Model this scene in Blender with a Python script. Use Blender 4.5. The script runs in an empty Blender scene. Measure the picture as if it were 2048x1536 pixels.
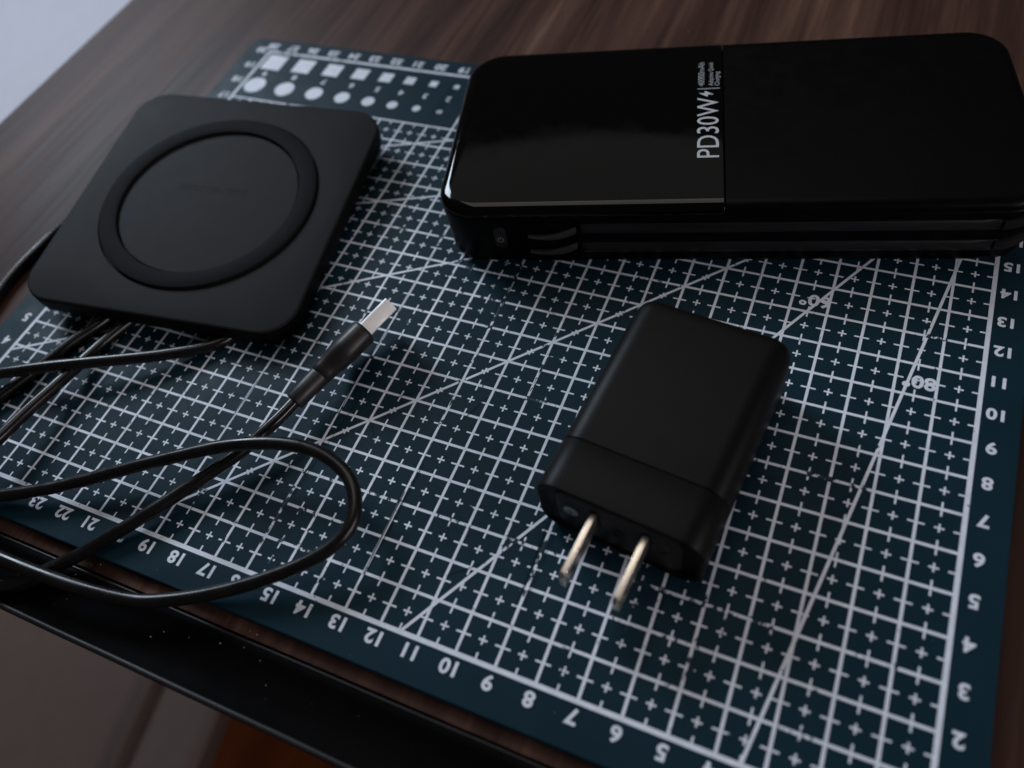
import bpy, bmesh, math, random
from mathutils import Matrix, Vector
import numpy as np

random.seed(7)
S = bpy.context.scene
COL = S.collection
U = 0.01                       # all sizes below are centimetres; the scene is built in metres

# ------------------------------------------------------------------ camera
cam_data = bpy.data.cameras.new("camera")
cam = bpy.data.objects.new("camera", cam_data)
COL.objects.link(cam)
right = Vector((0.9142383358542113, 0.3783869637888904, -0.14488468134743288))
down = Vector((0.24094648453914252, -0.7952098097588869, -0.5564046639375553))
fwd = Vector((-0.32574999131657856, 0.4737770193855544, -0.8181823018492818))
rot = Matrix((right, -down, -fwd)).transposed().to_4x4()
cam.matrix_world = Matrix.Translation(Vector((-4.29886087, -3.2878072, 18.31223989)) * U) @ rot
cam_data.sensor_width = 36.0
cam_data.lens = 1597.678 / 2048 * 36
cam_data.clip_start = 0.005
cam_data.clip_end = 50
cam_data.dof.use_dof = True
cam_data.dof.focus_distance = 0.221
cam_data.dof.aperture_fstop = 7.3
S.camera = cam

# ------------------------------------------------------------------ world, lamps, exposure
S.view_settings.view_transform = 'Standard'
S.view_settings.look = 'None'
S.view_settings.exposure = 0
S.view_settings.gamma = 1
W = bpy.data.worlds.new("World")
S.world = W
W.use_nodes = True
W.node_tree.nodes['Background'].inputs[0].default_value = (0.75, 0.72, 0.75, 1)
W.node_tree.nodes['Background'].inputs[1].default_value = 0.030


def lamp(name, az, el, dist, sx, sy, power, colour, target=(-13, 8, 0)):
    d = bpy.data.lights.new(name, 'AREA')
    d.shape = 'RECTANGLE'
    d.size = sx
    d.size_y = sy
    d.energy = power
    d.color = colour
    o = bpy.data.objects.new(name, d)
    COL.objects.link(o)
    a, e = math.radians(az), math.radians(el)
    v = Vector((math.cos(a) * math.cos(e), math.sin(a) * math.cos(e), math.sin(e)))
    o.location = Vector(target) * U + v * dist
    o.rotation_euler = (-v).to_track_quat('-Z', 'Y').to_euler()
    return o


lamp("window_light", 151, 31, 1.5, 0.5, 0.46, 13.8, (0.74, 0.86, 1.0))
ceil = lamp("ceiling_light", 110, 66, 1.7, 3.0, 0.9, 1.6, (1.0, 0.94, 0.89))
ceil.location = (-0.45, 1.36, 1.5)
ceil.rotation_euler = (0, 0, math.radians(12))
lamp("ceiling_lamp", 117, 68, 1.55, 0.95, 0.95, 3.6, (1.0, 0.93, 0.86), (-7, 3, 1))
lamp("side_window_light", -14, 20, 1.3, 0.9, 0.13, 5.6, (1.0, 0.93, 0.96))


# ------------------------------------------------------------------ materials
def new_mat(name):
    m = bpy.data.materials.new(name)
    m.use_nodes = True
    nt = m.node_tree
    return m, nt, nt.nodes['Principled BSDF']


def node(nt, t, **kw):
    n = nt.nodes.new(t)
    for k, v in kw.items():
        setattr(n, k, v)
    return n


def objco(nt, scale=(1, 1, 1)):
    tc = node(nt, 'ShaderNodeTexCoord')
    mp = node(nt, 'ShaderNodeMapping')
    mp.inputs['Scale'].default_value = scale
    nt.links.new(tc.outputs['Object'], mp.inputs['Vector'])
    return mp.outputs['Vector']


def noise(nt, vec, scale, detail=4, rough=0.55):
    n = node(nt, 'ShaderNodeTexNoise')
    n.inputs['Scale'].default_value = scale
    n.inputs['Detail'].default_value = detail
    n.inputs['Roughness'].default_value = rough
    nt.links.new(vec, n.inputs['Vector'])
    return n.outputs['Fac']


def ramp(nt, fac, stops):
    r = node(nt, 'ShaderNodeValToRGB')
    el = r.color_ramp.elements
    while len(el) < len(stops):
        el.new(0.5)
    for e, (p, c) in zip(el, stops):
        e.position = p
        e.color = c if len(c) == 4 else (*c, 1)
    nt.links.new(fac, r.inputs['Fac'])
    return r.outputs['Color']


def bump(nt, bsdf, height, strength, dist):
    b = node(nt, 'ShaderNodeBump')
    b.inputs['Strength'].default_value = strength
    b.inputs['Distance'].default_value = dist
    nt.links.new(height, b.inputs['Height'])
    nt.links.new(b.outputs['Normal'], bsdf.inputs['Normal'])


def plastic(name, col, rough, spec=0.5, grain=6000, bstr=0.15, var=0.25, rvar=0.06, metallic=0.0):
    m, nt, b = new_mat(name)
    v = objco(nt)
    f = noise(nt, v, 90, 5)
    c2 = tuple(min(1, x * (1 + var)) for x in col)
    c1 = tuple(x * (1 - var) for x in col)
    nt.links.new(ramp(nt, f, [(0.3, c1), (0.7, c2)]), b.inputs['Base Color'])
    g = noise(nt, v, 160, 6, 0.65)
    rr = ramp(nt, g, [(0.3, (rough - rvar,) * 3), (0.7, (rough + rvar,) * 3)])
    nt.links.new(rr, b.inputs['Roughness'])
    b.inputs['Specular IOR Level'].default_value = spec
    b.inputs['Metallic'].default_value = metallic
    if bstr:
        bump(nt, b, noise(nt, v, grain, 2), bstr, 0.00005)
    return m


M = {}


def mat_colour(nt, v):
    f = noise(nt, v, 22, 5)
    return ramp(nt, f, [(0.3, (0.0042, 0.0205, 0.0330)), (0.7, (0.0070, 0.0290, 0.0450))])


m, nt, b = new_mat("cutting_mat_green")
v = objco(nt)
nt.links.new(mat_colour(nt, v), b.inputs['Base Color'])
nt.links.new(ramp(nt, noise(nt, v, 120, 6), [(0.3, (0.42,) * 3), (0.7, (0.56,) * 3)]), b.inputs['Roughness'])
b.inputs['Specular IOR Level'].default_value = 0.085
bump(nt, b, noise(nt, v, 2600, 3), 0.25, 0.00006)
M['mat'] = m


def print_mat(name, bright, wear):
    """white ink with chips worn through to the green mat"""
    m, nt, b = new_mat(name)
    v = objco(nt)
    big = noise(nt, v, 17, 3)
    cl = noise(nt, objco(nt, (1.0, 0.22, 1.0)), 95, 3)
    fine = noise(nt, objco(nt, (1.0, 0.6, 1.0)), 560, 4, 0.6)
    a = node(nt, 'ShaderNodeMath', operation='MULTIPLY_ADD')
    a.inputs[1].default_value = 0.75
    nt.links.new(big, a.inputs[0])
    nt.links.new(cl, a.inputs[2])
    a2 = node(nt, 'ShaderNodeMath', operation='MULTIPLY_ADD')
    a2.inputs[1].default_value = 1.15
    nt.links.new(fine, a2.inputs[0])
    nt.links.new(a.outputs[0], a2.inputs[2])
    # lines that have been cut along are chipped most
    sp = node(nt, 'ShaderNodeSeparateXYZ')
    nt.links.new(objco(nt), sp.inputs[0])
    tot = a2.outputs[0]
    for ax_, c0 in (('X', -13), ('X', -22), ('X', -16), ('X', -9), ('Y', 7), ('Y', 3), ('Y', 12)):
        cm = node(nt, 'ShaderNodeMath', operation='COMPARE')
        nt.links.new(sp.outputs[ax_], cm.inputs[0])
        cm.inputs[1].default_value = c0 * U
        cm.inputs[2].default_value = 0.08 * U
        ma = node(nt, 'ShaderNodeMath', operation='MULTIPLY_ADD')
        ma.inputs[1].default_value = 0.13
        nt.links.new(cm.outputs[0], ma.inputs[0])
        nt.links.new(tot, ma.inputs[2])
        tot = ma.outputs[0]
    mr = node(nt, 'ShaderNodeMapRange')
    mr.inputs['From Min'].default_value = wear
    mr.inputs['From Max'].default_value = wear + 0.035
    nt.links.new(tot, mr.inputs['Value'])
    ink = ramp(nt, noise(nt, v, 260, 5), [(0.25, tuple(x * 0.82 for x in bright)), (0.7, bright)])
    mx = node(nt, 'ShaderNodeMix', data_type='RGBA')
    nt.links.new(mr.outputs['Result'], mx.inputs['Factor'])
    nt.links.new(ink, mx.inputs['A'])
    nt.links.new(mat_colour(nt, v), mx.inputs['B'])
    nt.links.new(mx.outputs['Result'], b.inputs['Base Color'])
    b.inputs['Roughness'].default_value = 0.55
    b.inputs['Specular IOR Level'].default_value = 0.3
    return m


M['cut'] = plastic("knife_cut", (0.0045, 0.018, 0.027), 0.7, 0.1, 300, 0.0, 0.1)
M['print'] = print_mat("worn_white_ink", (0.80, 0.86, 0.97), 1.70)
M['label'] = print_mat("white_label_ink", (0.80, 0.86, 0.97), 2.6)
M['print_solid'] = print_mat("white_ink", (0.80, 0.86, 0.97), 1.78)

m, nt, b = new_mat("walnut_laminate")
v = objco(nt, (1.0, 0.055, 1.0))
f1 = noise(nt, v, 62, 8, 0.62)
f2 = noise(nt, objco(nt, (1.0, 0.03, 1.0)), 420, 6, 0.6)
f3 = noise(nt, objco(nt, (1.0, 0.16, 1.0)), 13, 4)
ad = node(nt, 'ShaderNodeMath', operation='MULTIPLY_ADD')
ad.inputs[1].default_value = 0.42
nt.links.new(f2, ad.inputs[0])
nt.links.new(f1, ad.inputs[2])
ad2 = node(nt, 'ShaderNodeMath', operation='MULTIPLY_ADD')
ad2.inputs[1].default_value = 0.55
nt.links.new(f3, ad2.inputs[0])
nt.links.new(ad.outputs[0], ad2.inputs[2])
mr = node(nt, 'ShaderNodeMapRange')
mr.inputs['From Min'].default_value = 0.72
mr.inputs['From Max'].default_value = 1.24
nt.links.new(ad2.outputs[0], mr.inputs['Value'])
nt.links.new(ramp(nt, mr.outputs['Result'], [(0.0, (0.018, 0.009, 0.007)), (0.45, (0.052, 0.026, 0.0195)), (0.75, (0.092, 0.047, 0.034)), (1.0, (0.155, 0.086, 0.061))]), b.inputs['Base Color'])
nt.links.new(ramp(nt, f2, [(0.3, (0.40,) * 3), (0.7, (0.54,) * 3)]), b.inputs['Roughness'])
b.inputs['Specular IOR Level'].default_value = 0.075
bump(nt, b, f2, 0.12, 0.0001)
M['wood'] = m

M['strip'] = plastic("black_vinyl", (0.0018, 0.0017, 0.0021), 0.40, 0.03, 1500, 0.3, 0.1)
M['lip_highlight'] = plastic("black_vinyl_highlight", (0.0105, 0.0100, 0.0110), 0.42, 0.28, 1500, 0.3, 0.1)  # lighter, glossier black: highlight along the strip's lips put into the material
M['pad'] = plastic("charcoal_soft_plastic", (0.0150, 0.0147, 0.0158), 0.56, 0.055, 5200, 0.2, 0.03, 0.015)
M['rubber'] = plastic("black_silicone", (0.0082, 0.0081, 0.0092), 0.64, 0.035, 5200, 0.2, 0.03, 0.015)
M['adapter'] = plastic("matte_black_plastic", (0.0046, 0.0043, 0.0044), 0.44, 0.12, 4200, 0.3, 0.05, 0.03)
M['adapter_face'] = plastic("textured_black_plastic", (0.0165, 0.0150, 0.0150), 0.5, 0.35, 1500, 1.0, 0.55)
M['bank'] = plastic("satin_black_plastic", (0.0013, 0.0013, 0.0015), 0.38, 0.075, 5200, 0.2, 0.1)
M['side'] = plastic("black_side_band", (0.0030, 0.0030, 0.0034), 0.5, 0.10, 3000, 0.2, 0.1)
M['mark'] = plastic("faint_emboss", (0.0092, 0.0090, 0.0100), 0.56, 0.05, 3000, 0.1, 0.05)
M['gloss'] = plastic("piano_black", (0.0016, 0.0016, 0.0018), 0.06, 0.33, 300, 0.0, 0.1, 0.045)
M['strap'] = plastic("black_strap", (0.0105, 0.0102, 0.0115), 0.38, 0.35, 2500, 0.3)
M['tip'] = plastic("dark_cable_end", (0.036, 0.034, 0.033), 0.40, 0.5, 1800, 0.5, 0.3)
M['cord'] = plastic("black_cable_jacket", (0.0078, 0.0070, 0.0073), 0.27, 0.36, 1600, 0.2, 0.25, 0.09)
M['grip'] = plastic("matte_plug_grip", (0.0125, 0.0108, 0.0112), 0.44, 0.50, 2600, 0.35, 0.15)
M['steel'] = plastic("brushed_steel", (1.0, 0.98, 0.97), 0.78, 0.5, 1300, 1.0, 0.05, 0.16, 1.0)
M['brass'] = plastic("nickel_brass", (0.95, 0.855, 0.74), 0.30, 0.5, 2600, 0.3, 0.06, 0.08, 1.0)
M['screw'] = plastic("dull_steel", (0.62, 0.62, 0.56), 0.55, 0.5, 1500, 0.5, 0.2, 0.06, 1.0)
M['letter'] = plastic("grey_white_ink", (0.52, 0.53, 0.57), 0.5, 0.3, 300, 0.0, 0.05)
M['white'] = plastic("pale_blue_white_paint", (0.55, 0.54, 0.60), 0.6, 0.2, 700, 0.1, 0.03)
M['beige'] = plastic("beige_grey_vinyl", (0.100, 0.070, 0.060), 0.5, 0.12, 260, 0.5, 0.06)
M['dust'] = plastic("dust_white", (0.30, 0.29, 0.28), 0.8, 0.2, 300, 0.0, 0.1)
m, nt, b = new_mat("orange_floorboards")
v = objco(nt, (1.0, 0.12, 1.0))
nt.links.new(ramp(nt, noise(nt, v, 30, 6), [(0.3, (0.15, 0.030, 0.004)), (0.7, (0.24, 0.058, 0.008))]), b.inputs['Base Color'])
b.inputs['Roughness'].default_value = 0.45
M['floor'] = m


# ------------------------------------------------------------------ object helpers
def mesh_obj(name, verts, faces, mat, parent=None, smooth=35):
    me = bpy.data.meshes.new(name)
    me.from_pydata([tuple(c * U for c in p) for p in verts], [], faces)
    me.update()
    bm = bmesh.new()
    bm.from_mesh(me)
    bmesh.ops.recalc_face_normals(bm, faces=bm.faces)
    bm.to_mesh(me)
    bm.free()
    if smooth:
        me.shade_smooth()
        me.set_sharp_from_angle(angle=math.radians(smooth))
    me.materials.append(mat)
    o = bpy.data.objects.new(name, me)
    COL.objects.link(o)
    if parent:
        o.parent = parent
    return o


def thing(name, label, cat, matrix):
    o = bpy.data.objects.new(name, None)
    o.empty_display_size = 0.01
    COL.objects.link(o)
    o.matrix_world = matrix
    o['label'] = label
    o['category'] = cat
    return o


def place(x, y, z, yaw=0.0):
    return Matrix.Translation(Vector((x, y, z)) * U) @ Matrix.Rotation(yaw, 4, 'Z')


def outline(x0, x1, y0, y1, r, n=10):
    """rounded rectangle; r = radius for corners (x1y1, x0y1, x0y0, x1y0)"""
    if not isinstance(r, (tuple, list)):
        r = (r,) * 4
    pts = []
    for (cx, cy, sx, sy, a0), q in zip(((x1, y1, -1, -1, 0), (x0, y1, 1, -1, 90), (x0, y0, 1, 1, 180), (x1, y0, -1, 1, 270)), r):
        q = max(q, 0.004)
        for k in range(n + 1):
            a = math.radians(a0 + 90 * k / n)
            pts.append((cx + sx * q + q * math.cos(a), cy + sy * q + q * math.sin(a)))
    return pts


def loft(rings, cap0=True, cap1=True):
    n = len(rings[0])
    verts = [p for r in rings for p in r]
    faces = []
    for i in range(len(rings) - 1):
        for k in range(n):
            a, b2 = i * n + k, i * n + (k + 1) % n
            faces.append((a, b2, b2 + n, a + n))
    if cap0:
        faces.append(tuple(range(n))[::-1])
    if cap1:
        faces.append(tuple((len(rings) - 1) * n + k for k in range(n)))
    return verts, faces


def stack(levels, n=10):
    """levels: (z, x0, x1, y0, y1, r)"""
    return loft([[(x, y, z) for x, y in outline(x0, x1, y0, y1, r, n)] for z, x0, x1, y0, y1, r in levels])


def box(x0, x1, y0, y1, z0, z1, bev=0.0, n=3):
    if bev <= 0:
        return stack([(z0, x0, x1, y0, y1, 0.004), (z1, x0, x1, y0, y1, 0.004)], 1)
    L = []
    for k in range(n + 1):
        a = math.pi / 2 * k / n
        i = bev * (1 - math.sin(a))
        L.append((z0 + bev * (1 - math.cos(a)), x0 + i, x1 - i, y0 + i, y1 - i, bev))
    for k in range(n + 1):
        a = math.pi / 2 * (1 - k / n)
        i = bev * (1 - math.sin(a))
        L.append((z1 - bev * (1 - math.cos(a)), x0 + i, x1 - i, y0 + i, y1 - i, bev))
    return stack(L, 4)


def merge(parts):
    V, F = [], []
    for v, f in parts:
        o = len(V)
        V += list(v)
        F += [tuple(i + o for i in q) for q in f]
    return V, F


def spline(pts, per=10):
    """centripetal-ish Catmull-Rom through points"""
    P = [Vector(p) for p in pts]
    P = [P[0] * 2 - P[1]] + P + [P[-1] * 2 - P[-2]]
    out = []
    for i in range(1, len(P) - 2):
        p0, p1, p2, p3 = P[i - 1:i + 3]
        t0 = 0
        t1 = t0 + max((p1 - p0).length, 1e-6) ** 0.5
        t2 = t1 + max((p2 - p1).length, 1e-6) ** 0.5
        t3 = t2 + max((p3 - p2).length, 1e-6) ** 0.5
        for k in range(per):
            t = t1 + (t2 - t1) * k / per
            a1 = p0 * ((t1 - t) / (t1 - t0)) + p1 * ((t - t0) / (t1 - t0))
            a2 = p1 * ((t2 - t) / (t2 - t1)) + p2 * ((t - t1) / (t2 - t1))
            a3 = p2 * ((t3 - t) / (t3 - t2)) + p3 * ((t - t2) / (t3 - t2))
            b1 = a1 * ((t2 - t) / (t2 - t0)) + a2 * ((t - t0) / (t2 - t0))
            b2 = a2 * ((t3 - t) / (t3 - t1)) + a3 * ((t - t1) / (t3 - t1))
            out.append(b1 * ((t2 - t) / (t2 - t1)) + b2 * ((t - t1) / (t2 - t1)))
    out.append(P[-2])
    return out


def tube(path, radius, seg=16):
    rings = []
    up = Vector((0, 0, 1))
    N = None
    for i, p in enumerate(path):
        t = (path[min(i + 1, len(path) - 1)] - path[max(i - 1, 0)]).normalized()
        if N is None:
            N = (up - t * up.dot(t)).normalized()
        N = (N - t * N.dot(t)).normalized()
        B = t.cross(N)
        r = radius(i / (len(path) - 1)) if callable(radius) else radius
        rings.append([tuple(p + N * (r * math.cos(2 * math.pi * k / seg)) + B * (r * math.sin(2 * math.pi * k / seg))) for k in range(seg)])
    return loft(rings)


def disc_rings(prof, seg=72):
    """lathe (r, z) profile, capped at both ends"""
    return loft([[(r * math.cos(2 * math.pi * k / seg), r * math.sin(2 * math.pi * k / seg), z) for k in range(seg)] for r, z in prof])


_txt = {}


def text_mesh(s, bold=0.0):
    """built-in font -> (verts 2D, faces) with baseline at y=0, cap height 1"""
    key = (s, bold)
    if key in _txt:
        return _txt[key]

    def raw(t):
        cu = bpy.data.curves.new("lettering", 'FONT')
        cu.body = t
        cu.size = 1
        cu.offset = bold
        cu.resolution_u = 4
        o = bpy.data.objects.new("lettering", cu)
        COL.objects.link(o)
        dg = bpy.context.evaluated_depsgraph_get()
        me = bpy.data.meshes.new_from_object(o.evaluated_get(dg))
        vs = [tuple(x.co) for x in me.vertices]
        fs = [tuple(f.vertices) for f in me.polygons]
        bpy.data.objects.remove(o)
        bpy.data.curves.remove(cu)
        bpy.data.meshes.remove(me)
        return vs, fs
    hv, _ = raw("H")
    h0, h1 = min(p[1] for p in hv), max(p[1] for p in hv)
    vs, fs = raw(s)
    vs = [(p[0] / (h1 - h0), (p[1] - h0) / (h1 - h0)) for p in vs]
    _txt[key] = (vs, fs)
    return _txt[key]


def text_obj(name, s, x, y, z, height, mat, parent, ang=0.0, centre=True, bold=0.0, width=None, squeeze=1.1):
    vs, fs = text_mesh(s, bold)
    x0, x1 = min(p[0] for p in vs), max(p[0] for p in vs)
    sx = height * squeeze if width is None else width / (x1 - x0)
    ca, sa = math.cos(ang), math.sin(ang)
    ox, oy = ((x0 + x1) / 2, 0.5) if centre else (x0, 0)
    out = []
    for px, py in vs:
        a, b2 = (px - ox) * sx, (py - oy) * height
        out.append((x + a * ca - b2 * sa, y + a * sa + b2 * ca, z))
    return mesh_obj(name, out, fs, mat, parent, smooth=0)


# ------------------------------------------------------------------ desk
desk = thing("wooden_desk", "dark walnut desk with black padded edge strip, everything lies on it", "desk", place(0, 0, -0.3))
L = []
for k in range(6):
    a = math.pi / 2 * k / 5
    L.append((-2.6 + 0.5 * (1 - math.cos(a)), -38.6 + 0.5 * (1 - math.sin(a)), 70, -1.38, 70, (0.3, 0.5, 0.02, 0.3)))
for k in range(7):
    a = math.pi / 2 * (1 - k / 6)
    i = 0.55 * (1 - math.sin(a))
    L.append((-0.55 * (1 - math.cos(a)), -38.6 + i, 70, -1.38, 70, (0.3, 0.5, 0.02, 0.3)))
v, f = stack(L, 4)
mesh_obj("tabletop", v, f, M['wood'], desk)
xs = [-38.6 + i * (108.6 / 120) for i in range(121)]


def moulding(name, prof, m, sway):
    rings = [[(x, y + 0.012 * math.sin(x * 1.3) * sway, z + 0.012 * math.sin(x * 0.9 + y * 2.2) * sway) for y, z in prof] for x in xs]
    v, f = loft(rings)
    mesh_obj(name, v, f, m, desk, 60)


moulding("edge_strip", [(-1.50, -2.6), (-1.50, -0.075), (-1.60, -0.062), (-1.70, -0.075), (-1.85, -0.10), (-2.1, -0.12), (-2.45, -0.12), (-2.75, -0.10), (-2.92, -0.075), (-3.03, -0.07), (-3.05, -0.12), (-3.06, -2.6)], M['strip'], 1)


def lip_highlight(yc, zc, ry, rz):
    return [(yc + ry * math.cos(2 * math.pi * k / 14), zc + rz * math.sin(2 * math.pi * k / 14)) for k in range(14)]


moulding("edge_lip_highlight", lip_highlight(-1.475, -0.085, 0.05, 0.045), M['lip_highlight'], 0.3)  # added rounds along both strip edges, carrying the painted lip highlight
moulding("edge_lip_highlight", lip_highlight(-3.045, -0.075, 0.085, 0.055), M['lip_highlight'], 0.3)

# ------------------------------------------------------------------ cutting mat
mat = thing("cutting_mat", "dark green cutting mat printed with white centimetre grid and numbers", "cutting mat", place(0, 0, 0))
X0, X1, Y0, Y1 = -29.18, 0.97, -1.04, 20.82
v, f = stack([(-0.298, X0, X1, Y0, Y1, 0.5), (-0.03, X0, X1, Y0, Y1, 0.5), (0, X0 + 0.03, X1 - 0.03, Y0 + 0.03, Y1 - 0.03, 0.48)])
mesh_obj("mat_sheet", v, f, M['mat'], mat)
ZH, ZV, ZD, ZT = 0.004, 0.006, 0.008, 0.011


def quad(x0, x1, y0, y1, z):
    return [(x0, y0, z), (x1, y0, z), (x1, y1, z), (x0, y1, z)], [(0, 1, 2, 3)]


def seg_quad(ax, ay, bx, by, w, z):
    d = Vector((bx - ax, by - ay)).normalized()
    nx, ny = -d.y * w / 2, d.x * w / 2
    return [(ax + nx, ay + ny, z), (ax - nx, ay - ny, z), (bx - nx, by - ny, z), (bx + nx, by + ny, z)], [(0, 1, 2, 3)]


LW, TW, BW = 0.076, 0.047, 0.118
border = [quad(-28 - BW / 2, BW / 2, -BW / 2, BW / 2, ZH), quad(-28 - BW / 2, BW / 2, 20 - BW / 2, 20 + BW / 2, ZH),
          quad(-28 - BW / 2, -28 + BW / 2, -BW / 2, 20 + BW / 2, ZV), quad(-BW / 2, BW / 2, -BW / 2, 20 + BW / 2, ZV)]
v, f = merge(border)
mesh_obj("border_print", v, f, M['print'], mat, 0)


def inbox(x, y):
    return x < -18.0 and y > 17.0


hl, vl, tk = [], [], []
for j in range(1, 20):
    xe = -28 if j < 17.5 else -18
    hl.append(quad(xe, 0, j - LW / 2, j + LW / 2, ZH))
for i in range(1, 28):
    ye = 20 if i <= 18 else 17
    vl.append(quad(-i - LW / 2, -i + LW / 2, 0, ye, ZV))
for j in range(1, 20):
    for i in range(28):
        x = -i - 0.5
        if inbox(x, j) and j > 17:
            continue
        tk.append(quad(x - TW / 2, x + TW / 2, j - 0.19, j + (0.19 if not (j == 17 and i >= 18) else 0), ZV))
for i in range(1, 28):
    for j in range(20):
        y = j + 0.5
        if inbox(-i, y) and i > 18:
            continue
        tk.append(quad(-i - (0.19 if not (i == 18 and j >= 17) else 0), -i + 0.19, y - TW / 2, y + TW / 2, ZH))
for i in range(28):
    tk.append(quad(-i - 0.5 - TW / 2, -i - 0.5 + TW / 2, 0, 0.2, ZV))
    if i < 18:
        tk.append(quad(-i - 0.5 - TW / 2, -i - 0.5 + TW / 2, 19.8, 20, ZV))
for j in range(20):
    tk.append(quad(-0.2, 0, j + 0.5 - TW / 2, j + 0.5 + TW / 2, ZH))
    if j < 17:
        tk.append(quad(-28, -27.8, j + 0.5 - TW / 2, j + 0.5 + TW / 2, ZH))
for i in range(28):
    for j in range(20):
        x, y = -i - 0.5, j + 0.5
        if inbox(x, y):
            continue
        tk.append(quad(x - 0.11, x + 0.11, y - TW / 2, y + TW / 2, ZH))
        tk.append(quad(x - TW / 2, x + TW / 2, y - 0.11, y + 0.11, ZV))
v, f = merge(hl + vl)
mesh_obj("grid_print", v, f, M['print'], mat, 0)
v, f = merge(tk)
o = mesh_obj("tick_print", v, f, M['print'], mat, 0)
o['kind'] = 'stuff'
for (a, b2, c, d) in ((-3.48, 0, -0.05, 20), (-11.46, 0, -0.05, 19.76), (-20, 0, -0.05, 19.95), (-28, 3.75, -0.05, 19.75), (-28, 12.83, -10, 19.2), (-28, 9.55, -8, 17.1)):
    v, f = seg_quad(a, b2, c, d, 0.078, ZD)
    ZD += 0.0006
    mesh_obj("angle_line", v, f, M['print'], mat, 0)
rc = random.Random(11)
cuts = []
zc = 0.0125
for k in range(95):
    near = rc.random() < 0.6
    x = rc.choice((-22, -19, -16, -13, -13, -9, -6)) + rc.uniform(-0.12, 0.12) if near else rc.uniform(-27, -1)
    y = rc.uniform(0.3, 18)
    a = math.radians(90 + rc.gauss(0, 2.2)) if near else rc.uniform(0, math.pi)
    ln = rc.uniform(0.5, 4.0) if near else rc.uniform(0.15, 1.1)
    cuts.append(seg_quad(x, y, x + ln * math.cos(a), min(19.5, y + ln * math.sin(a)), rc.uniform(0.008, 0.02), zc))
    zc += 0.00004
v, f = merge(cuts)
o = mesh_obj("knife_cuts", v, f, M['cut'], mat, 0)
o['kind'] = 'stuff'
for i in range(0, 29):
    text_obj("numeral", str(i), -i - 0.02, -0.335, ZT, 0.35, M['print_solid'], mat, math.pi, bold=0.034)
    text_obj("numeral", str(i), -i - 0.02, 20.345, ZT, 0.35, M['print_solid'], mat, math.pi, bold=0.034)
for j in range(1, 21):
    text_obj("numeral", str(j), 0.37, j - 0.02, ZT, 0.34, M['print_solid'], mat, math.pi, bold=0.034)
    text_obj("numeral", str(j), -28.43, j + 0.03, ZT, 0.34, M['print_solid'], mat, math.pi, bold=0.034)
for s, x, y, hh in (("60°", -4.38, 12.43, 0.42), ("80°", -1.42, 10.44, 0.40)):
    text_obj("angle_label", s, x, y, ZT, hh, M['label'], mat, math.pi, bold=0.03)
sqx = (-27.36, -25.9, -24.48, -23.17, -21.98, -20.91, -19.86, -18.88)
for k, x in enumerate(sqx):
    s = (0.93 - 0.1 * k) / 2
    v, f = quad(x - s, x + s, 19.34 - s, 19.34 + s, ZH)
    mesh_obj("square_mark", v, f, M['print_solid'], mat, 0)
    q = [(x - 0.03 + s * math.cos(2 * math.pi * t / 40), 17.84 + s * math.sin(2 * math.pi * t / 40), ZH) for t in range(40)]
    mesh_obj("circle_mark", q, [tuple(range(40))], M['print_solid'], mat, 0)
    text_obj("numeral", str(9 - k), x, 18.58, ZT, 0.28, M['print_solid'], mat, math.pi, bold=0.034)

# ------------------------------------------------------------------ power bank
bank = thing("power_bank", "black power bank with glossy panel lettered PD30W and built-in cable straps", "power bank", place(-8.21, 16.74, 0, 0.261))
HX, HY, RC, ZS, ZT2 = 8.325, 3.79, 1.18, 2.02, 2.33
FI = 0.34


def lid(x0, x1, rl, rr, fl, fr, z_extra, hy=HY):
    L = [(ZS + 0.03, x0, x1, -hy, hy, (rr, rl, rl, rr))]
    n = 8
    for k in range(n + 1):
        a = math.pi / 2 * k / n
        i = FI * (1 - math.cos(a))
        z = ZS + 0.05 + (ZT2 + z_extra - ZS - 0.05) * math.sin(a)
        q = [max(r - i, 0.02) if r > 0.1 else 0.02 for r in (rr, rl, rl, rr)]
        L.append((z, x0 + i * fl, x1 - i * fr, -hy + i, hy - i, q))
    return stack(L, 12)


levels = []
for z, i in ((0.0, 0.3), (0.06, 0.17), (0.16, 0.09), (0.3, 0.05), (1.0, 0.02), (1.9, 0.0), (1.97, 0.01), (2.0, 0.04), (2.0, 0.12), (2.045, 0.12), (2.045, 0.5)):
    levels.append((z, -HX + i, HX - i, -HY + i, HY - i, RC - min(i, 0.4)))
v, f = stack(levels, 12)
shell = mesh_obj("shell", v, f, M['bank'], bank)
v, f = lid(-HX + 0.0, 0.0, RC, 0.02, 1.3, 0.12, 0.018)
mesh_obj("glossy_panel", v, f, M['gloss'], bank)
v, f = lid(0.022, HX, 0.02, RC, 0.0, 1, 0.0, HY - 0.01)
mesh_obj("matte_lid", v, f, M['bank'], bank)
ZL = ZT2 + 0.018 + 0.003
text_obj("lettering", "PD30W", -0.155, -1.80, ZL, 0.615, M['letter'], bank, math.pi / 2, centre=False, width=2.70)
text_obj("lettering", "40000mAh", -0.565, 1.48, ZL, 0.185, M['letter'], bank, math.pi / 2, centre=False, width=1.18, bold=-0.012)
text_obj("lettering", "Adaptive Quick", -0.30, 1.48, ZL, 0.135, M['letter'], bank, math.pi / 2, centre=False, width=1.17, bold=-0.010)
text_obj("lettering", "Charging", -0.115, 1.48, ZL, 0.135, M['letter'], bank, math.pi / 2, centre=False, width=0.68, bold=-0.010)
v, f = quad(-0.77, -0.10, 1.325, 1.35, ZL)
mesh_obj("divider_line", v, f, M['letter'], bank, 0)
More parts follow.
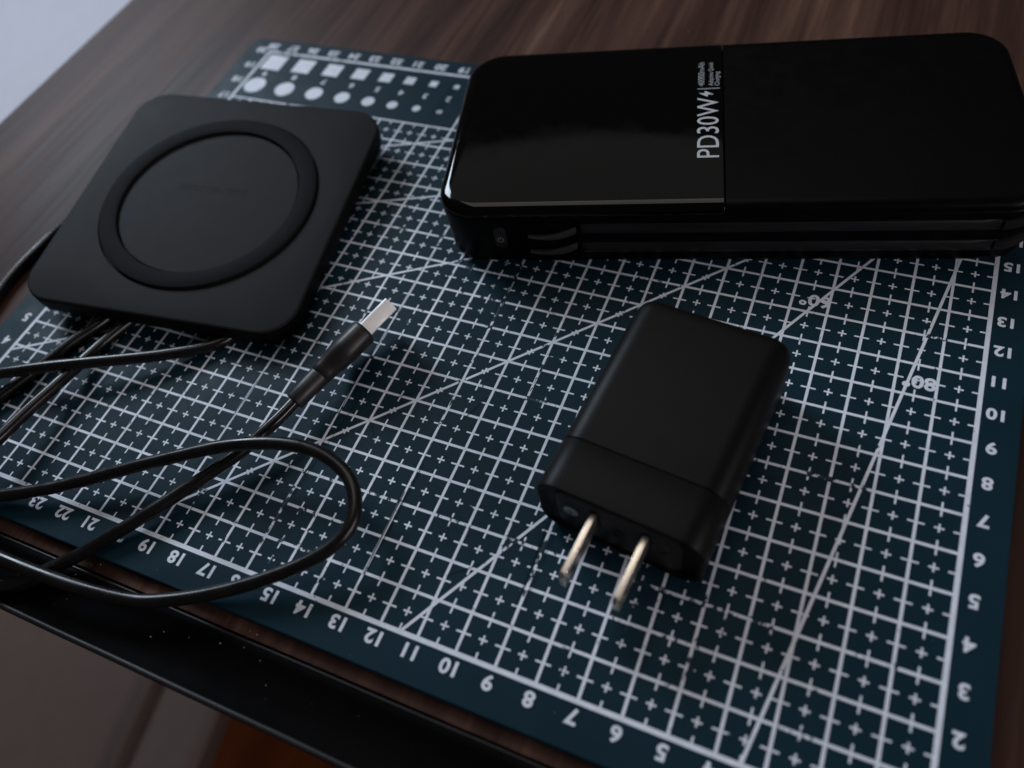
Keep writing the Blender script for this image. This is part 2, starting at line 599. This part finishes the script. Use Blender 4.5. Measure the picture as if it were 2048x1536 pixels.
# lightning bolt
P = [(-.733, 1.137), (-.467, .943), (-.454, 1.05), (-.273, 1.042), (-.544, 1.232), (-.557, 1.122)]
mesh_obj("bolt_symbol", [(a, b2, ZL) for a, b2 in P], [(0, 1, 2, 5), (2, 3, 4, 5)], M['letter'], bank, 0)
# front side fittings (plane y = -HY)
yf = -HY


def side_stack(levels):
    """outline in x,z with depth along -y: levels (y, x0,x1,z0,z1,r)"""
    return loft([[(x, y, z) for x, z in outline(x0, x1, z0, z1, r, 8)] for y, x0, x1, z0, z1, r in levels])


v, f = side_stack([(yf + 0.1, -6.63, -6.27, 0.82, 1.66, 0.17), (yf - 0.03, -6.63, -6.27, 0.82, 1.66, 0.17), (yf - 0.05, -6.60, -6.30, 0.85, 1.63, 0.15)])
btn = mesh_obj("power_button", v, f, M['strap'], bank)
ico = []
for k in range(15):
    a = math.radians(125 + 290 * k / 14)
    ico.append((math.cos(a), math.sin(a)))
vv, ff = [], []
for k, (c, s) in enumerate(ico):
    for r in (0.075, 0.098):
        vv.append((-6.45 + r * c, yf - 0.053, 1.17 + r * s))
    if k:
        ff.append((2 * k - 2, 2 * k - 1, 2 * k + 1, 2 * k))
n0 = len(vv)
vv += [(-6.462, yf - 0.053, 1.19), (-6.438, yf - 0.053, 1.19), (-6.438, yf - 0.053, 1.30), (-6.462, yf - 0.053, 1.30)]
ff.append((n0, n0 + 1, n0 + 2, n0 + 3))
mesh_obj("power_symbol", vv, ff, M['screw'], btn, 0)
v, f = loft([[(x, y, z) for x, z in outline(x0, x1, z0, z1, r, 6)] for y, x0, x1, z0, z1, r in (
    (yf + 0.05, -5.76, -4.03, 0.26, 1.84, 0.07), (yf - 0.045, -5.76, -4.03, 0.26, 1.84, 0.07), (yf - 0.055, -5.74, -4.05, 0.28, 1.82, 0.06),
    (yf - 0.05, -5.69, -4.10, 0.33, 1.77, 0.05), (yf + 0.04, -5.68, -4.11, 0.34, 1.76, 0.05))], True, True)
block = mesh_obj("cable_dock", v, f, M['bank'], bank)
for zc in (1.30, 0.66):
    rings = []
    for k in range(20):
        t = k / 19
        x = -5.60 + 1.44 * t
        zz = zc + 0.62 * (t - 0.42) ** 2 - 0.10 + 0.16 * t
        th = (0.05 + 0.20 * min(1, t * 1.5)) * (1 if t < 0.95 else 0.8)
        ring = []
        for q in range(12):
            a2 = 2 * math.pi * q / 12
            ring.append((x, yf - 0.03 - 0.075 * math.copysign(abs(math.cos(a2)) ** 0.6, math.cos(a2)), zz + th * 0.6 * math.copysign(abs(math.sin(a2)) ** 0.7, math.sin(a2))))
        rings.append(ring)
    v, f = loft(rings)
    mesh_obj("cable_end", v, f, M['tip'], bank)
for z0, z1 in ((1.36, 1.74), (0.58, 0.98)):
    rings = []
    for x in (-4.02, -3.9, 6.6, 7.0, 7.22):
        d = 0.075 if -4 < x < 6.8 else 0.02
        yo = 0.0 if x <= 7 else 0.03
        n = 10
        rings.append([(x, yf + 0.06, z0)] + [(x, yf + yo - d * math.sin(math.pi * k / n) ** 0.6, z0 + (z1 - z0) * k / n) for k in range(n + 1)] + [(x, yf + 0.06, z1)])
    v, f = loft(rings)
    mesh_obj("cable_strap", v, f, M['strap'], bank, 50)
# straps turn round the right-hand corner
for z0, z1 in ((1.36, 1.74), (0.58, 0.98)):
    rings = []
    for k in range(10):
        a = math.radians(-90 + 80 * k / 9)
        cx, cy, r = HX - RC, -HY + RC, RC + 0.045
        ring = []
        for t in range(9):
            rr = RC - 0.1 if t in (0, 8) else r * 1.0 + 0.01 * math.sin(math.pi * t / 8)
            ring.append((cx + rr * math.cos(a), cy + rr * math.sin(a), z0 + (z1 - z0) * t / 8))
        rings.append(ring)
    v, f = loft(rings)
    mesh_obj("cable_strap", v, f, M['strap'], bank, 50)

# ------------------------------------------------------------------ wireless charging pad (tilted: it rests on the cord)
rv = Vector((0.053, 0.062, 0.143))
pm = Matrix.Translation(Vector((-23.888, 10.52, 1.244)) * U) @ Matrix.Rotation(rv.length, 4, rv.normalized())
pad = thing("charging_pad", "matte charcoal square charging pad with raised ring, tilted over the cord", "charging pad", pm)
hs = 4.80
NP = 240


def by_angle(h, r):
    """rounded square sampled at equal angles"""
    out = []
    for k in range(NP):
        a = 2 * math.pi * (k + 0.5) / NP
        c, s_ = abs(math.cos(a)), abs(math.sin(a))
        t = h / max(c, s_)
        x, y = t * c, t * s_
        q = h - r
        if x > q and y > q:
            bq = q * (c + s_)
            t = bq + math.sqrt(bq * bq - (2 * q * q - r * r))
            x, y = t * c, t * s_
        out.append((math.copysign(x, math.cos(a)), math.copysign(y, math.sin(a))))
    return out


rings = []
for z, i in ((-0.09, 0.2), (-0.09, 0.03), (-0.075, 0.012), (-0.05, 0.008), (-0.025, 0.02), (-0.008, 0.045), (0.0, 0.09)):
    rings.append([(x, y, z) for x, y in by_angle(hs - i, 1.10 - min(i, 0.3))])
for r, z in ((4.3, 0.0), (3.795, 0.0), (3.785, -0.01), (3.78, -0.16)):
    rings.append([(r * math.cos(2 * math.pi * (k + 0.5) / NP), r * math.sin(2 * math.pi * (k + 0.5) / NP), z) for k in range(NP)])
v, f = loft(rings)
mesh_obj("top_plate", v, f, M['pad'], pad)
v, f = loft([[(x, y, z) for x, y in by_angle(hs - i, 1.10 - min(i, 0.3))] for z, i in ((-0.735, 0.22), (-0.715, 0.10), (-0.64, 0.02), (-0.5, 0.0), (-0.105, 0.0), (-0.098, 0.02), (-0.098, 0.2))])
mesh_obj("side_band", v, f, M['side'], pad)
mark = []
mx = -1.32
for wd, bars in ((0.30, (0, .15, .30)), (0.12, (0, .12)), (0.05, (0,)), (0.2, (0, .2)), (0.2, (0, .1, .2)), (0.05, (0,)), (0.18, (0, .18)), (0.2, (0, .2)), (0.14, (0, .14))):
    for q in bars:
        mark.append(quad(mx + q, mx + q + 0.035, 0.32, 0.56, 0.0035))
    if len(bars) > 1:
        mark.append(quad(mx + 0.04, mx + wd, 0.535, 0.562, 0.0045))
    mx += wd + 0.13
v, f = merge(mark)
mesh_obj("embossed_mark", v, f, M['mark'], pad, 0)
v, f = disc_rings([(3.075, -0.15), (3.075, -0.01), (3.065, 0.0), (0.02, 0.0)], 120)
mesh_obj("centre_disc", v, f, M['pad'], pad)
ri, ro, h = 3.125, 3.73, 0.10
pr = [(ri, -0.155), (ri, h - 0.03), (ri + 0.012, h - 0.01), (ri + 0.04, h), (ro - 0.05, h), (ro - 0.015, h - 0.01), (ro, h - 0.035), (ro, -0.155)]
seg = 120
rings = [[(r * math.cos(2 * math.pi * k / seg), r * math.sin(2 * math.pi * k / seg), z) for r, z in pr] for k in range(seg)]
vv = [p for r in rings for p in r]
n = len(pr)
ff = [(k * n + j, k * n + (j + 1) % n, ((k + 1) % seg) * n + (j + 1) % n, ((k + 1) % seg) * n + j) for k in range(seg) for j in range(n)]
mesh_obj("grip_ring", vv, ff, M['rubber'], pad)

# ------------------------------------------------------------------ wall adapter
ad = thing("wall_adapter", "matte black wall charger lying flat with two metal prongs facing out", "wall charger", place(-7.234, 3.557, 0.0, -0.113))
AW, AH, AR, AL = 2.06, 2.17, 0.60, 5.93


def ysec(levels):
    return loft([[(x, y, z) for x, z in outline(-AW + i, AW - i, i2, AH - i2, AR - min(max(i, i2), 0.3), 10)] for y, i, i2 in levels])


v, f = ysec([(1.405, 0.03, 0.03), (1.41, 0.006, 0.006), (1.44, 0, 0), (AL - 0.40, 0, 0), (AL - 0.22, 0.025, 0.015), (AL - 0.08, 0.09, 0.05), (AL - 0.02, 0.18, 0.11), (AL, 0.28, 0.19)])
mesh_obj("body", v, f, M['adapter'], ad)
v, f = ysec([(0.10, 0.30, 0.30), (0.085, 0.20, 0.16), (0.02, 0.12, 0.10), (0.0, 0.06, 0.05), (0.03, 0.015, 0.012), (0.09, 0, 0), (1.36, 0, 0), (1.385, 0.012, 0.012), (1.39, 0.04, 0.04), (1.39, 0.3, 0.3)])
mesh_obj("end_cap", v, f, M['adapter'], ad)
v, f = loft([[(x, y, z) for x, z in outline(-1.55 + i, 1.55 - i, 0.26 + i, AH - 0.2 - i, 0.3, 6)] for y, i in ((0.09, 0), (0.05, 0), (0.04, 0.02))])
mesh_obj("contact_face", v, f, M['adapter_face'], ad)
seg = 28


def ycyl(cx, cz, prof):
    return loft([[(cx + r * math.cos(2 * math.pi * k / seg), y, cz + r * math.sin(2 * math.pi * k / seg)) for k in range(seg)] for r, y in prof])


v, f = ycyl(-1.18, 1.2, [(0.19, 0.05), (0.19, 0.012), (0.16, 0.0)])
scr = mesh_obj("screw", v, f, M['screw'], ad)
parts = []
for w, hh in ((0.20, 0.035), (0.035, 0.20)):
    parts.append(([(-1.18 - w / 2, -0.003 - (0.001 if w > hh else 0), 1.2 - hh / 2), (-1.18 + w / 2, -0.003 - (0.001 if w > hh else 0), 1.2 - hh / 2), (-1.18 + w / 2, -0.003 - (0.001 if w > hh else 0), 1.2 + hh / 2), (-1.18 - w / 2, -0.003 - (0.001 if w > hh else 0), 1.2 + hh / 2)], [(0, 1, 2, 3)]))
v, f = merge(parts)
mesh_obj("screw_slot", v, f, M['adapter'], scr, 0)
for cx, cz, r in ((-0.02, 1.05, 0.17), (1.02, 1.2, 0.22)):
    pr = [(r, 0.045), (r, 0.022), (r - 0.02, 0.016), (r - 0.04, 0.022), (r - 0.04, 0.045)]
    v, f = loft([[(cx + q * math.cos(2 * math.pi * k / seg), y, cz + q * math.sin(2 * math.pi * k / seg)) for k in range(seg)] for q, y in pr], False, False)
    mesh_obj("moulded_ring", v, f, M['adapter_face'], ad)
for cx in (-0.56, 0.71):
    L2 = []
    for y, w, hh in ((0.05, 0.068, 0.315), (-1.50, 0.068, 0.315), (-1.585, 0.066, 0.285), (-1.62, 0.058, 0.245), (-1.63, 0.045, 0.21)):
        L2.append([(cx + x, y, 1.31 + z) for x, z in outline(-w, w, -hh, hh, 0.012, 3)])
    v, f = loft(L2)
    pg = mesh_obj("prong", v, f, M['brass'], ad)
    v, f = loft([[(cx + sx, -1.24 + 0.085 * math.cos(2 * math.pi * k / 20), 1.31 + 0.085 * math.sin(2 * math.pi * k / 20)) for k in range(20)] for sx in (-0.0695, 0.0695)])
    mesh_obj("prong_hole", v, f, M['adapter_face'], pg)
    v, f = loft([[(cx + x, y, 1.31 + z) for x, z in outline(-0.13 + i, 0.13 - i, -0.37 + i, 0.37 - i, 0.05, 3)] for y, i in ((0.05, 0), (0.015, 0), (0.005, 0.01))])
    mesh_obj("prong_collar", v, f, M['adapter'], pg)

# ------------------------------------------------------------------ usb cable
cable = thing("usb_cable", "looped black charging cable with its bare steel usb plug between pad and adapter", "cable", place(-17, 4.5, 0))
O = Vector((-17, 4.5, 0))
CR = 0.184
A = [(-17.0, 4.55, .67), (-17.13, 4.02, .66), (-17.3, 3.6, .64), (-17.5, 3.13, .58), (-17.72, 2.72, .54), (-18.25, 1.93, .45), (-18.79, 1.14, .4), (-19.3, .36, .35), (-19.88, -.37, .28), (-20.46, -1.05, .12), (-21.04, -1.52, -.04), (-21.65, -2.06, -.13), (-22.41, -2.65, -.14)]
out1 = [(-23.4, -2.95, -.14), (-24.6, -2.9, -.1), (-25.0, -2.45, .1), (-24.3, -2.1, .35)]
B = [(-22.43, -2.06, .45), (-20.78, -2.02, .42), (-19.45, -1.91, .33), (-18.26, -1.71, .2), (-17.83, -1.57, .19), (-16.75, -1.1, .25), (-15.73, -.53, .38), (-14.76, .12, .55), (-13.86, .87, .75), (-13.44, 1.57, .9), (-13.49, 2.11, 1.0), (-13.9, 2.75, 1.1), (-14.47, 3.04, 1.15), (-15.14, 3.21, 1.18), (-15.91, 3.18, 1.2), (-16.7, 2.99, 1.2), (-17.4, 2.75, 1.15), (-18.06, 2.52, 1.05), (-19.09, 1.97, .9), (-20.15, 1.42, .75), (-21.18, .81, .6), (-21.76, .47, .52), (-22.82, -.1, .42), (-23.94, -.6, .35)]
out2 = [(-25.2, -1.1, .28), (-26.8, -1.35, .2), (-28.2, -1.9, 0.0), (-28.6, -2.6, .1), (-27.6, -2.75, .4), (-26.2, -2.0, .7), (-25.3, -.8, .85)]
D = [(-24.85, .79, .8), (-24.87, 1.57, .7), (-24.75, 2.55, .6), (-24.72, 3.47, .45), (-24.74, 4.3, .28), (-24.70, 4.85, .2), (-24.5, 5.56, .19)]
turn = [(-24.1, 6.5, .19), (-23.9, 7.3, .19), (-24.4, 7.9, .19), (-25.0, 7.2, .19), (-25.12, 6.3, .2)]
Cc = [(-25.26, 5.52, .2), (-25.73, 4.77, .2), (-26.01, 3.92, .2), (-26.33, 2.99, .2), (-26.56, 2.48, .2), (-26.7, 2.11, .2)]
out3 = [(-27.2, 1.1, .2), (-28.0, .3, .2), (-29.2, .1, .12), (-29.9, .9, .0), (-29.2, 1.8, .3), (-28.0, 2.2, .6)]
E_ = [(-26.68, 2.62, .75), (-25.58, 3.21, .72), (-24.45, 3.73, .68), (-23.41, 4.27, .55), (-22.28, 4.89, .4), (-21.5, 5.42, .27), (-20.75, 6.05, .13)]
under = [(-20.5, 6.9, .12), (-21.2, 7.9, .17), (-23.3, 8.7, .19), (-26.5, 9.8, .2), (-28.6, 9.9, .2), (-29.8, 9.5, .05)]
F_ = [(-30.45, 8.71, -.11), (-30.49, 7.91, -.115), (-30.6, 7.08, -.115), (-30.55, 6.1, -.115), (-30.49, 5.74, -.115), (-30.2, 4.2, -.115), (-30.6, 2.4, -.115), (-32.2, 1.2, -.115), (-35, .8, -.115)]
path = spline([Vector(p) - O for p in A + out1 + B + out2 + D + turn + Cc + out3 + E_ + under + F_], 9)
for _ in range(36):
    path = [path[0]] + [(path[i - 1] + path[i] * 2 + path[i + 1]) / 4 for i in range(1, len(path) - 1)] + [path[-1]]
v, f = tube(path, CR, 18)
mesh_obj("cord", v, f, M['cord'], cable, 80)
P0, P1 = Vector((-16.978, 4.5935, .70)) - O, Vector((-15.774, 8.193, 0.985)) - O
ax = (P1 - P0).normalized()
side = ax.cross(Vector((0, 0, 1))).normalized()
upv = side.cross(ax)
rl = math.radians(40)
nv = side * math.sin(rl) + upv * math.cos(rl)       # narrow face of the plug
wv = ax.cross(nv)


def plug_sec(levels, ex, seg=36):
    rings = []
    for t, w, hh in levels:
        ring = []
        for k in range(seg):
            a = 2 * math.pi * k / seg
            c, s = math.cos(a), math.sin(a)
            ring.append(tuple(P0 + ax * t + wv * (w * math.copysign(abs(c) ** (2 / ex), c)) + nv * (hh * math.copysign(abs(s) ** (2 / ex), s))))
        rings.append(ring)
    return loft(rings)


v, f = plug_sec([(0.98, .29, .29), (1.0, .312, .315), (1.2, .325, .345), (1.4, .345, .42), (1.6, .372, .54), (1.8, .392, .65), (2.0, .405, .72), (2.66, .405, .74), (2.72, .395, .72), (2.75, .36, .67)], 2.8)
plug = mesh_obj("plug_grip", v, f, M['grip'], cable, 60)
v, f = plug_sec([(-0.02, .20, .20), (-0.015, .27, .27), (0.02, .285, .285), (0.55, .30, .30), (0.95, .312, .313), (1.15, .30, .30)], 2.1)
mesh_obj("strain_relief", v, f, M['grip'], cable, 60)


def plug_box(t0, t1, w, hh, r=0.05, off=(0, 0)):
    pts = outline(-w, w, -hh, hh, r, 4)
    rings = [[tuple(P0 + ax * t + wv * (x + off[0]) + nv * (z + off[1])) for x, z in [(x * q, z * q) for x, z in pts]] for t, q in ((t0, 1), (t1 - 0.02, 1), (t1, 0.97))]
    return rings


pts_o = outline(-.225, .225, -.60, .60, .06, 4)
pts_i = outline(-.19, .19, -.565, .565, .04, 4)


def ring_at(pts, t):
    return [tuple(P0 + ax * t + wv * x + nv * z) for x, z in pts]


v, f = loft([ring_at(pts_o, 2.70), ring_at(pts_o, 3.80), ring_at(pts_i, 3.81), ring_at(pts_i, 2.9)], False, True)
shellm = mesh_obj("metal_shell", v, f, M['steel'], cable, 40)
pts_t = outline(-.02, .15, -.53, .53, .02, 2)
v, f = loft([ring_at(pts_t, 2.9), ring_at(pts_t, 3.76)])
mesh_obj("contact_tongue", v, f, M['rubber'], shellm, 40)

# ------------------------------------------------------------------ what shows beyond the desk
floor = mesh_obj("floor", *quad(-400, 400, -400, 400, -72), M['floor'], None, 0)
floor['kind'] = 'structure'
wp = thing("white_panel", "blurred pale white panel beyond the left edge of the dark desk", "panel", place(-120, 45, -40))
v, f = box(-60, 56, -62, 110, -30, 14, 1.2)
mesh_obj("panel_board", v, f, M['white'], wp)

# beige panel under the front strip, with a rib and a raised border
bp_ = thing("beige_panel", "beige grey panel with raised rib below the black desk edge", "panel", place(-35.9, -5.5, -30))
dv = Vector((0.155, -0.988))
dp = Vector((0.988, 0.155))


def bpt(u, w, z):
    return (dp.x * u + dv.x * w, dp.y * u + dv.y * w, z)


profb = [(-75, -1.5), (-75, -0.6), (-74, 0), (-1.2, 0), (-0.7, -0.15), (-0.45, 0.1), (-0.3, 0.75), (-0.05, 0.95), (0.2, 0.75), (0.4, 0.2), (2.6, 0.18), (3.2, 0.32), (4.4, 0.30), (4.75, 0.1), (4.85, -0.5), (4.7, -1.5)]
v, f = loft([[bpt(u, w, z) for u, z in profb] for w in (-30, -2, 2, 6, 30)])
mesh_obj("panel_board", v, f, M['beige'], bp_, 50)

# ------------------------------------------------------------------ dust flecks
fl = [(-17.4, -2.03, -.40), (-15.79, -1.76, -.37), (-15.11, -1.63, -.33), (-17.67, -2.26, -.41), (-16.66, -1.92, -.39), (-20.71, -1.63, -.32), (-14.14, -2.2, -.41), (-14.57, -1.76, -.37),
      (-20.43, -1.26, -.296), (-20.18, -1.16, -.296), (-14.96, -1.26, -.296), (-15.18, -1.24, -.296), (-11.37, 24.7, -.296), (-5.59, 25.6, -.296), (-20.91, 23.55, -.296), (-22.47, 24.22, -.296),
      (-18.31, -.79, .01), (-8.35, 3.92, .01), (-7.62, 2.95, .01), (-12.34, -.9, .01), (-9.14, 1.89, .01)]
rnd = random.Random(5)
for k in range(14):
    fl.append((rnd.uniform(-21, -6), rnd.uniform(-2.7, -1.75), -.41))
for k in range(45):
    fl.append((rnd.uniform(-25, 0), rnd.uniform(-.9, 8), .013))
for k in range(60):
    fl.append((rnd.uniform(-36, 2), rnd.uniform(21.2, 34), -.296))
parts = []
for i, (x, y, z) in enumerate(fl):
    s = (0.022 if i < 21 else 0.011) * rnd.uniform(0.6, 1.3)
    a = rnd.uniform(0, 6.28)
    q = [(x + s * math.cos(a + t) * (1.6 if t < 1 else 0.8), y + s * math.sin(a + t), z) for t in (0, 2.1, 4.2)] + [(x, y, z + s)]
    parts.append((q, [(0, 1, 2), (0, 1, 3), (1, 2, 3), (2, 0, 3)]))
v, f = merge(parts)
d = mesh_obj("dust", v, f, M['dust'], None, 0)
d['kind'] = 'stuff'
d['label'] = "tiny pale dust flecks scattered on the desk, strip and mat"
